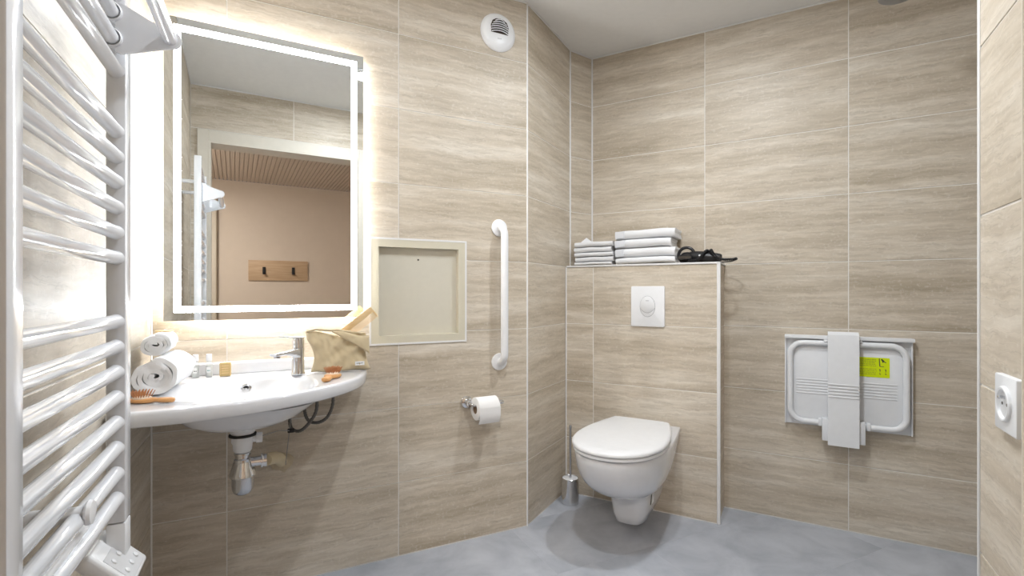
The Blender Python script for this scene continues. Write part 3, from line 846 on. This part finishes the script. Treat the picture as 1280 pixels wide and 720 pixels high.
# ------------------------------------------------------------------ paper holder and roll
th_ = thing('paper_holder', 'chrome toilet paper holder with a round flange below the grab bar', 'holder', (.764, AV, .596))
bm = B(); lathe(bm, [(.026, -.0005), (.027, -.004), (.024, -.009), (.014, -.012), (.013, -.03), (.015, -.034), (.013, -.04)], 32, axis='y'); finish(bm, 'flange', 'chrome', th_)
bm = B(); tube(bm, spline([(0, -.03, 0), (.004, -.058, -.002), (.02, -.068, -.003), (.06, -.068, -.003), (.128, -.068, .001)], 8), .0055, 14); finish(bm, 'arm', 'chrome', th_)
bm = B(); lathe(bm, [(.0085, .125), (.009, .127), (.009, .140), (.0075, .142)], 20, axis='x', org=(0, -.068, .001)); finish(bm, 'end_stop', 'chrome', th_)
pr = thing('toilet_paper_roll', 'white toilet paper roll on the chrome holder', 'toilet paper', (.776, AV-.068, .596-.0175), radians(3))
bm = B(); R0, Rc = .0475, .0205
lathe(bm, [(Rc, -.0+.0), (R0-.003, 0), (R0, .002), (R0, .096), (R0-.003, .098), (Rc, .098)], 44, axis='x', capped=False)
finish(bm, 'paper', 'paper', pr)
bm = B(); lathe(bm, [(Rc, .001), (Rc, .097), (Rc-.0012, .097), (Rc-.0012, .001), (Rc, .001)], 32, axis='x', capped=False); finish(bm, 'core', 'card', pr)
bm = B()
prf = [(-R0-.0004, .01), (-R0-.0008, -.01), (-R0-.0004, -.025), (-R0+.004, -.040), (-R0+.010, -.052), (-R0+.014, -.058)]
loft(bm, [[(x, y, z) for y, z in prf]+[(x, y+.0006, z) for y, z in prf[::-1]] for x in (.001, .03, .06, .097)])
finish(bm, 'loose_sheet', 'paper', pr)

# ------------------------------------------------------------------ extractor vent
vt = thing('wall_vent', 'round white extractor vent with curved louvres high on the tiled wall', 'vent', (.911, AV, 2.214))
bm = B(); lathe(bm, [(.083, -.0005), (.084, -.004), (.080, -.012), (.066, -.019), (.040, -.023), (.001, -.024)], 56, axis='y', capped=False); finish(bm, 'cover', 'plastic', vt)
bm = B(); pts = [(-.036+.0, -.022)]
pts = [(-.040, -.012), (.040, -.012), (.042, .02), (.034, .040), (.018, .050), (0, .053), (-.018, .050), (-.034, .040), (-.042, .02)]
loft(bm, [[(x, -.020, z) for x, z in pts], [(x, -.0252, z) for x, z in pts]]); finish(bm, 'opening', 'dark', vt, smooth=False)
for k in range(6):
    zb_ = -.010+k*.0098; hw_ = (.039, .041, .041, .038, .032, .022)[k]
    bm = B(); loft(bm, [[(x, y-.006*(1-(x/hw_)**2), zb_+.006*(1-(x/hw_)**2)+dz) for y, dz in ((-.0245, -.001), (-.030, -.003), (-.030, .000), (-.0245, .0035))] for x in [hw_*(-1+2*i/10) for i in range(11)]])
    finish(bm, 'louvre', 'plastic', vt)
bm = B()
for k in range(6): box(bm, -.010+k*.0034, -.0078+k*.0034, -.0232, -.0225, -.036, -.0328)
finish(bm, 'lettering', 'ink_gap_grey', vt, smooth=False)

# ------------------------------------------------------------------ flush plate
fp = thing('flush_plate', 'white dual flush plate with an oval button on the tiled cistern boxing', 'flush plate', bpt(-.607, D1, .998), RB)
bm = B(); panel(bm, rrect(-.0815, .0815, -.099, .099, .006), -.012, -.0005, .003); finish(bm, 'plate', 'plastic', fp)
def half_oval(bm, top):
    N_ = 40; a_, b_ = .036, .050; o = []
    chord = [(-a_*.985+2*a_*.985*i/16, -.008-.022*(1-((-1+2*i/16))**2)) for i in range(17)]
    if top: arcp = [(a_*cos(t), b_*sin(t)) for t in [(-.10+(pi+.20)*i/30) for i in range(31)]]
    else: arcp = [(a_*cos(t), b_*sin(t)) for t in [(-.20-(pi-.40)*i/30) for i in range(31)]]
    pts_ = arcp+(chord if top else chord) if top else arcp+[(x, z-.003) for x, z in chord]
    n_ = len(pts_); cx = sum(p[0] for p in pts_)/n_; cz_ = sum(p[1] for p in pts_)/n_
    r_ = lambda s_, y: [(cx+(x-cx)*s_, y, cz_+(z-cz_)*s_) for x, z in pts_]
    loft(bm, [r_(1, -.0115), r_(.995, -.0145), r_(.96, -.0155)])
bm = B(); lathe(bm, [(1, -.0118), (1, -.0124)], 48, axis='y')
for v in bm.verts: v.co.x *= .0375; v.co.z *= .0515
finish(bm, 'button_gap', 'ink_gap_grey', fp, smooth=False)
bm = B(); lathe(bm, [(1, -.0122), (1, -.0136), (.97, -.0142), (.001, -.0142)], 56, axis='y', capped=False)
for v in bm.verts: v.co.x *= .0358; v.co.z *= .0498
finish(bm, 'button', 'plastic', fp)
bm = B(); half_oval(bm, True)
for v in bm.verts: v.co.y -= .0012
finish(bm, 'button', 'plastic', fp)
bm = B(); tube(bm, [(-.0352+.0704*i/16, -.0142, -.008-.0235*(1-((-1+2*i/16))**2)) for i in range(17)], .0009, 6); finish(bm, 'button_groove', 'ink_gap_grey', fp)
bm = B()
for k in range(5): box(bm, -.0075+k*.0032, -.0053+k*.0032, -.0172, -.0166, .0265, .0295)
finish(bm, 'lettering', 'ink_gap_grey', fp, smooth=False)

# ------------------------------------------------------------------ toilet
tl = thing('toilet', 'white wall-hung toilet with closed lid fixed to the tiled boxing', 'toilet', bpt(-.618, D1-.001, 0), RB+pi)
# local x: to the left seen from the front, y: out of the wall
def dshape(wb, w_, L, y0=0, e=2.15, n=64, t=.55):
    """closed outline: back edge, sides opening from wb to w_, rounded front"""
    y1 = y0+(L-y0)*t; pts_ = []
    ns = 10
    for i in range(ns): k = i/ns; s_ = sin(k*pi/2); pts_.append((wb+(w_-wb)*s_, y0+(y1-y0)*k))
    for i in range(n//2+1):
        a = pi*i/(n//2); c_, s_ = cos(a), sin(a)
        pts_.append((math.copysign(abs(c_)**(2/e), c_)*w_, y1+(L-y1)*abs(s_)**(2/e)))
    for i in range(ns-1, -1, -1): k = i/ns; s_ = sin(k*pi/2); pts_.append((-(wb+(w_-wb)*s_), y0+(y1-y0)*k))
    for i in range(1, 6): pts_.append((-wb+2*wb*i/6, y0))
    return pts_
bm = B()
secs = [(.056, .040, .040, .27), (.058, .058, .058, .318), (.064, .066, .068, .332), (.10, .076, .076, .345), (.15, .084, .080, .355), (.185, .090, .083, .364),
        (.200, .094, .086, .375), (.208, .100, .098, .405), (.218, .106, .116, .450), (.235, .114, .136, .500), (.26, .124, .154, .548), (.29, .136, .168, .588), (.325, .147, .178, .618),
        (.36, .156, .184, .638), (.395, .162, .1865, .648), (.412, .164, .187, .650), (.421, .163, .185, .648), (.425, .160, .181, .644)]
loft(bm, [[(x, y, z) for x, y in dshape(wb, w_, L, e=3.6 if z < .19 else 3.0 if z < .205 else 2.5 if z < .22 else 2.25)] for z, wb, w_, L in secs])
finish(bm, 'bowl', 'ceramic', tl, ang=60)
def slab(name, m, rows_, y0):
    bm = B(); loft(bm, [[(x, y, z) for x, y in dshape(wb, w_, L, y0)] for z, wb, w_, L in rows_]); return finish(bm, name, m, tl, ang=60)
slab('seat_gap_shade', 'dark', [(.4252, .125, .172, .636), (.4325, .125, .172, .636)], .115)  # dark slab painted in for the shade between bowl and seat
slab('seat', 'plastic', [(.4312, .130, .182, .650), (.4325, .134, .187, .656), (.442, .134, .187, .656), (.444, .130, .183, .652)], .105)
slab('lid_gap_shade', 'ink_gap_grey', [(.4441, .125, .176, .643), (.4465, .125, .176, .643)], .11)  # grey slab standing in for the shade line under the lid
slab('lid', 'plastic', [(.4463, .128, .184, .653), (.449, .135, .190, .660), (.456, .136, .191, .661), (.462, .132, .187, .657), (.4655, .124, .178, .648), (.467, .10, .15, .61)], .10)
for sx in (-1, 1):
    bm = B(); lathe(bm, [(.013, -.02), (.0145, -.018), (.0145, .018), (.013, .02)], 20, axis='x', org=(sx*.075, .088, .440)); finish(bm, 'hinge', 'plastic', tl)
# sticker with dark vertical mark and a side fixing cap (on the right-hand side: -x)
bm = B()
def side_x(y, z):   # surface half width of the trapway
    for s1, s2 in zip(secs, secs[1:]):
        if s1[0] <= z <= s2[0]:
            k = (z-s1[0])/(s2[0]-s1[0]); wb = s1[1]+(s2[1]-s1[1])*k; w_ = s1[2]+(s2[2]-s1[2])*k; L = s1[3]+(s2[3]-s1[3])*k
            y1 = L*.55
            if y <= y1: return wb+(w_-wb)*sin(y/y1*pi/2)
            q_ = (y-y1)/(L-y1); return w_*max(0, 1-q_**2.15)**(1/2.15)
    return .08
def patch(name, m, ya, yb, za, zb_, off):
    bm = B(); rg = []
    for i in range(7):
        y = ya+(yb-ya)*i/6; rg.append([(-(side_x(y, z)+off), y, z) for z in [za+(zb_-za)*j/5 for j in range(6)]]+[(-(side_x(y, z)-.001), y, z) for z in [zb_-(zb_-za)*j/5 for j in range(6)]])
    loft(bm, rg); return finish(bm, name, m, tl, smooth=False)
patch('sticker', 'paper', .165, .235, .115, .195, .0008)
patch('sticker_mark', 'ink', .212, .228, .118, .192, .0014)
patch('sticker_print', 'ink_gap_grey', .178, .184, .145, .185, .0014)

# toilet brush
tb = thing('toilet_brush', 'chrome toilet brush in a cylindrical holder on the floor left of the toilet', 'toilet brush', (1.372, 2.118, 0.0005))
bm = B(); lathe(bm, [(.040, 0), (.043, .002), (.043, .128), (.041, .130), (.039, .128), (.039, .006), (.001, .006)], 40, capped=False); finish(bm, 'holder', 'chrome', tb)
bm = B(); lathe(bm, [(.001, .1215), (.0388, .1215), (.0388, .1245), (.008, .1275), (.001, .1275)], 32, capped=False); finish(bm, 'splash_disc', 'plastic', tb)
bm = B(); lathe(bm, [(.006, .118), (.0065, .135), (.0058, .16), (.0058, .375), (.007, .378), (.007, .392), (.005, .394)], 20); finish(bm, 'handle', 'chrome_dull', tb)

# ------------------------------------------------------------------ hair dryer on the ledge
hd = thing('hair_dryer', 'black hair dryer with a coiled cord lying on the ledge beside the towels', 'hair dryer', bpt(-.436, D1+.052, 1.2085), RB)
bm = B(); tube(bm, [(.015, .02, .030), (.03, .02, .030), (.07, .018, .028), (.12, .015, .024), (.15, .012, .021), (.158, .012, .021)], [.026, .029, .028, .023, .019, .015], 24); finish(bm, 'barrel', 'black', hd)
bm = B(); rg = []
tube(bm, [(0+.037*cos(2*pi*k/32), .006, .038+.037*sin(2*pi*k/32)) for k in range(32)], .0075, 10, closed=True); finish(bm, 'intake_ring', 'black', hd)
bm = B(); lathe(bm, [(.001, -.012), (.020, -.012), (.024, .0), (.026, .02), (.001, .022)], 32, org=(0, .010, .030), axis='y', capped=False); finish(bm, 'motor_housing', 'black', hd)
bm = B(); loft(bm, [[(x, -.035, z) for x, z in rrect(-.036, .030, .016, .034, .008, 4)], [(x, -.020, z) for x, z in rrect(-.034, .028, .014, .036, .009, 4)], [(x, .0, z) for x, z in rrect(-.024, .024, .008, .052, .016, 4)]])
finish(bm, 'nozzle', 'black', hd)
bm = B(); loft(bm, [[(x, -.0358, z) for x, z in rrect(-.032, .026, .0195, .0305, .005, 4)], [(x, -.0352, z) for x, z in rrect(-.032, .026, .0195, .0305, .005, 4)]]); finish(bm, 'nozzle_slot', 'dark', hd)
bm = B(); lathe(bm, [(.0045, 0), (.0045, -.002)], 12, org=(.062, -.0105, .034), axis='y'); finish(bm, 'switch', 'plastic_d', hd)
def coil(path, R_, pitch, r_, sub=10):
    sp_ = spline(path, 24); fr = frames(sp_); out = []
    cum = [0]
    for a, b_ in zip(sp_, sp_[1:]): cum.append(cum[-1]+(b_-a).length)
    n_ = int(cum[-1]/pitch*sub); j = 0
    for i in range(n_+1):
        d = cum[-1]*i/n_
        while j < len(cum)-2 and cum[j+1] < d: j += 1
        k = (d-cum[j])/max(1e-9, cum[j+1]-cum[j])
        p = fr[j][0].lerp(fr[j+1][0], k); a = fr[j][1].lerp(fr[j+1][1], k).normalized(); b_ = fr[j][2].lerp(fr[j+1][2], k).normalized()
        ph = 2*pi*i/sub; out.append(p+a*R_*cos(ph)+b_*R_*sin(ph))
    return out
bm = B()
tube(bm, coil([(.012, -.030, .008), (.045, -.034, .010), (.066, -.026, .020), (.082, -.016, .044), (.094, 0, .056), (.102, .02, .050)], .0052, .0052, .0022), .0022, 6)
tube(bm, coil([(.108, .025, .050), (.112, 0, .058), (.120, -.020, .046), (.140, -.030, .020), (.165, -.028, .0110), (.190, -.024, .0095), (.212, -.018, .0100), (.222, -.006, .014)], .0052, .0052, .0022), .0022, 6)
finish(bm, 'coiled_cord', 'black', hd)
bm = B(); tube(bm, spline([(.222, -.006, .014), (.205, .03, .006), (.165, .06, .0035), (.08, .075, .0035), (.02, .06, .0035), (.01, .03, .012)], 8), .0028, 8); finish(bm, 'straight_cord', 'black', hd)

# ------------------------------------------------------------------ folding shower seat
fs = thing('folding_shower_seat', 'white folded shower seat with tubular frame and yellow label on the tiled wall', 'shower seat', bpt(0, DB, 0), RB)
x0, x1, z0, z1 = -.020, .452, .460, .872
bx('wall_plate', 'plastic', fs, x0, x1, -.012, -.0005, z0, z1, .003)
bx('top_rail', 'plastic', fs, x0-.001, x1+.004, -.040, -.0125, z1-.016, z1, .003)
for xx in (x0, x1-.006): bx('side_flange', 'plastic', fs, xx, xx+.006, -.022, -.0125, z0, z1-.017, .002)
bm = B(); panel(bm, rrect(.012, .418, .492, .826, .045, 8), -.026, -.0125, .004); finish(bm, 'seat_panel', 'plastic', fs)
for k in range(6): bx('rib', 'plastic', fs, .026, .398, -.0285, -.0255, .606+k*.0125, .6115+k*.0125, .0012, 1)
bm = B(); tube(bm, [(x, -.034, z) for x, z in rrect(.002, .428, .482, .838, .055, 8)], .0125, 14, closed=True); finish(bm, 'tube_frame', 'plastic', fs)
# the supporting leg hanging in front
bm = B()
loft(bm, [[(x, y, z) for x, y in ((.150, 0), (.262, 0), (.262, .016), (.150, .016))] for y, z in ()] or [[(.148, -.052, .893), (.260, -.052, .893), (.260, -.028, .890), (.148, -.028, .890)],
         [(.147, -.068, .880), (.261, -.068, .880), (.261, -.050, .872), (.147, -.050, .872)],
         [(.147, -.072, .860), (.261, -.072, .860), (.261, -.056, .858), (.147, -.056, .858)],
         [(.147, -.078, .395), (.261, -.078, .395), (.261, -.060, .395), (.147, -.060, .395)]])
finish(bm, 'support_leg', 'plastic', fs, ang=25)
for k in range(5): bx('leg_rib', 'plastic', fs, .149, .259, -.0785, -.0745, .606+k*.0135, .612+k*.0135, .0012, 1)
bx('leg_pad', 'plastic_d', fs, .150, .258, -.060, -.050, .400, .470, .002)
bx('hinge_block', 'plastic', fs, .132, .275, -.050, -.0120, .846, .8555, .003)
bx('foot_bracket', 'plastic', fs, .126, .150, -.060, -.022, .408, .505, .002)
bx('foot_bracket', 'plastic', fs, .258, .284, -.060, -.022, .408, .505, .002)
for xx in (.112, .290): bx('clip', 'plastic', fs, xx, xx+.014, -.049, -.020, .468, .500, .003)
# yellow label
lb = B(); panel(lb, rrect(.262, .372, .700, .785, .003, 2), -.0272, -.0262, 0); yl = finish(lb, 'warning_label', 'yellow', fs, smooth=False)
bm = B(); random.seed(9)
for k in range(5):
    zt_ = .777-k*.0066; x = .266
    while x < .322:
        L_ = random.uniform(.004, .012); box(bm, x, min(x+L_, .325), -.02755, -.0272, zt_-.0026, zt_); x += L_+.0018
for k in range(4):
    zt_ = .736-k*.0072; x = .266
    while x < .325:
        L_ = random.uniform(.004, .012); box(bm, x, min(x+L_, .328), -.02755, -.0272, zt_-.0024, zt_); x += L_+.002
finish(bm, 'lettering', mat('olive_print', (.36, .42, .03), .6), yl, smooth=False)
bm = B()
def stroke(ax, az, bx_, bz_, wd):
    d = Vector((bx_-ax, bz_-az)); n_ = Vector((-d.y, d.x)).normalized()*wd/2
    loft(bm, [[(ax+n_.x, y, az+n_.y), (bx_+n_.x, y, bz_+n_.y), (bx_-n_.x, y, bz_-n_.y), (ax-n_.x, y, az-n_.y)] for y in (-.0272, -.0277)])
stroke(.336, .782, .338, .748, .0035); stroke(.338, .748, .352, .747, .0025); stroke(.343, .779, .352, .770, .006); stroke(.348, .771, .360, .765, .003); stroke(.346, .777, .349, .764, .003)
for ax, az in ((.336, .735), (.356, .735)):
    stroke(ax, az, ax+.004, az-.003, .004); stroke(ax+.003, az-.004, ax+.002, az-.012, .0018); stroke(ax+.001, az-.016, ax+.004, az-.022, .0026)
finish(bm, 'pictogram', 'ink', yl, smooth=False)

# ------------------------------------------------------------------ socket on the near wall
sk = thing('power_socket', 'white square power socket with round recess on the tiled wall at the right edge', 'socket', bpt(FB, 1.037, .8945), pi+TH)
bm = B(); panel(bm, rrect(-.0435, .0435, -.0435, .0435, .003, 3), -.009, -.0005, .0015); finish(bm, 'plate', 'plastic', sk)
bm = B(); lathe(bm, [(.0275, -.0085), (.0275, -.012), (.0255, -.0135), (.0225, -.013), (.0205, -.0092)], 40, axis='y', capped=False); finish(bm, 'rim', 'plastic', sk)
bm = B(); lathe(bm, [(.0005, -.0094), (.0206, -.0094)], 40, axis='y', capped=False); finish(bm, 'recess', 'plastic_d', sk)
bm = B(); lathe(bm, [(.0024, -.0092), (.0024, -.0165), (.0012, -.0178)], 14, axis='y', org=(0, 0, .0105)); finish(bm, 'earth_pin', 'chrome', sk)
for sx in (-1, 1):
    bm = B(); lathe(bm, [(.0024, -.0094), (.0024, -.0098)], 14, axis='y', org=(sx*.0095, 0, 0)); finish(bm, 'pin_hole', 'dark', sk)

# ------------------------------------------------------------------ shower head in the top right corner
sh = thing('shower_head', 'round grey shower head above the folded seat, cut by the top edge', 'shower head', bpt(.345, 2.24, 2.134), RB)
bm = B(); lathe(bm, [(.001, 0), (.055, 0), (.062, .004), (.064, .010), (.055, .018), (.02, .028), (.012, .05), (.001, .05)], 40, capped=False); finish(bm, 'head', 'steel', sh)
bm = B(); tube(bm, [(0, 0, .045), (0, 0, .12), (0, 0, H-2.134-.001)], .009, 14); finish(bm, 'drop_pipe', 'chrome', sh)
bm = B(); lathe(bm, [(.03, H-2.134-.0005), (.03, H-2.134-.006), (.012, H-2.134-.012)], 28); finish(bm, 'flange', 'chrome', sh)

# ------------------------------------------------------------------ towel radiator
rd = thing('towel_radiator', 'white towel radiator with tubular rails on the left wall', 'radiator', (-.255, 0, 0))
UX0, UX1 = -.015, .015          # u -.270 .. -.240
ZB, ZT = .636, 1.705
for v0 in (.683, 1.153):
    bx('upright', 'enamel', rd, UX0, UX1, v0, v0+.040, ZB, ZT, .003, 2)
    bx('end_cap', 'plastic', rd, UX0, UX1, v0, v0+.040, .565, ZB-.0012, .003, 2)
zs = [.682+.0472*k for k in range(8)]+[1.131+.0472*k for k in range(6)]+[1.480+.0472*k for k in range(5)]
for z in zs:
    bm = B(); tube(bm, [(0, .7225, z), (0, .7245, z), (0, 1.1515, z), (0, 1.1535, z)], [.0140, .0124, .0124, .0140], 20, caps=False); finish(bm, 'rail', 'enamel', rd)
for v0 in (.77, 1.09):
    bm = B(); tube(bm, [(-.092, v0, 1.60), (-.012, v0, 1.60)], .009, 12); finish(bm, 'wall_bracket', 'plastic', rd)
# lower wall bracket with round clamp disc
bm = B(); lathe(bm, [(.017, .006), (.0185, .009), (.017, .014), (.006, .0155)], 28, axis='x', org=(.005, .945, .737)); finish(bm, 'clamp_disc', 'plastic', rd)
bm = B(); lathe(bm, [(.014, -.092), (.014, -.030), (.011, -.026), (.011, .006)], 24, axis='x', org=(.005, .945, .737)); finish(bm, 'wall_bracket', 'plastic', rd)
bm = B(); tube(bm, [(-.008, .724, .7005), (-.008, 1.000, .7005), (-.008, 1.010, .7005), (-.008, 1.016, .7005)], [.0112, .0112, .009, .004], 20); finish(bm, 'heating_element_tube', 'plastic', rd)
# electric control box on the foot of the far upright
T2 = Matrix.Translation((-.024, 1.145, .612)) @ Matrix.Rotation(radians(46), 4, 'Y')
cbx = B(); box(cbx, -.004, .095, -.056, .056, -.030, 0, .007, 3, mtx=T2); finish(cbx, 'control_box', 'plastic', rd)
bm = B(); box(bm, .026, .088, -.046, .046, -.0005, .0010, .0006, 1, mtx=T2); finish(bm, 'button_field', 'plastic_d', rd)
for i in range(2):
    for j in range(3):
        bm = B(); lathe(bm, [(.0055, 0), (.0055, .002), (.004, .003)], 16, org=(.042+.028*i, -.030+.030*j, .001))
        for v in bm.verts: v.co = T2 @ v.co
        finish(bm, 'button', 'plastic', rd)
# clip-on hanger arm: two side plates joined by a tube
hg = thing('towel_hanger', 'white clip-on hanger with teardrop end plates and a cross tube on top of the radiator', 'towel rail', (-.255, 0, 0))
def teardrop(v0, v1):
    pts_ = []
    P_ = [(.0135, 1.503), (.0135, 1.597)]
    out = [(x, z) for x, z in [(.006, 1.5035), (.014, 1.5005)]]
    # lower edge towards the nose, round nose, upper edge back
    cxn, czn, rn = .090, 1.5445, .0175
    for k in range(13):
        a = -pi/2+.0+pi*1.06*k/12; out.append((cxn+rn*cos(a), czn+rn*sin(a)))
    out += [(.055, 1.573), (.022, 1.590), (.006, 1.594)]
    bm = B(); loft(bm, [[(x, v0, z) for x, z in out], [(x, v1, z) for x, z in out]])
    return bm
for v0 in (1.122, .745):
    finish(teardrop(v0, v0+.006), 'end_plate', 'enamel', hg, ang=30)
    for z in (1.480+.0472, 1.480+.0944):
        bm = B(); lathe(bm, [(.0155, -.009), (.0175, -.007), (.0175, .001), (.0155, .003), (.0132, .003), (.0132, -.009)], 28, axis='y', org=(0, v0+.003, z), capped=False); finish(bm, 'clip_ring', 'plastic', hg)
bm = B(); tube(bm, [(.0885, .751, 1.545), (.0885, 1.1225, 1.545)], .0125, 20); finish(bm, 'cross_tube', 'enamel', hg)
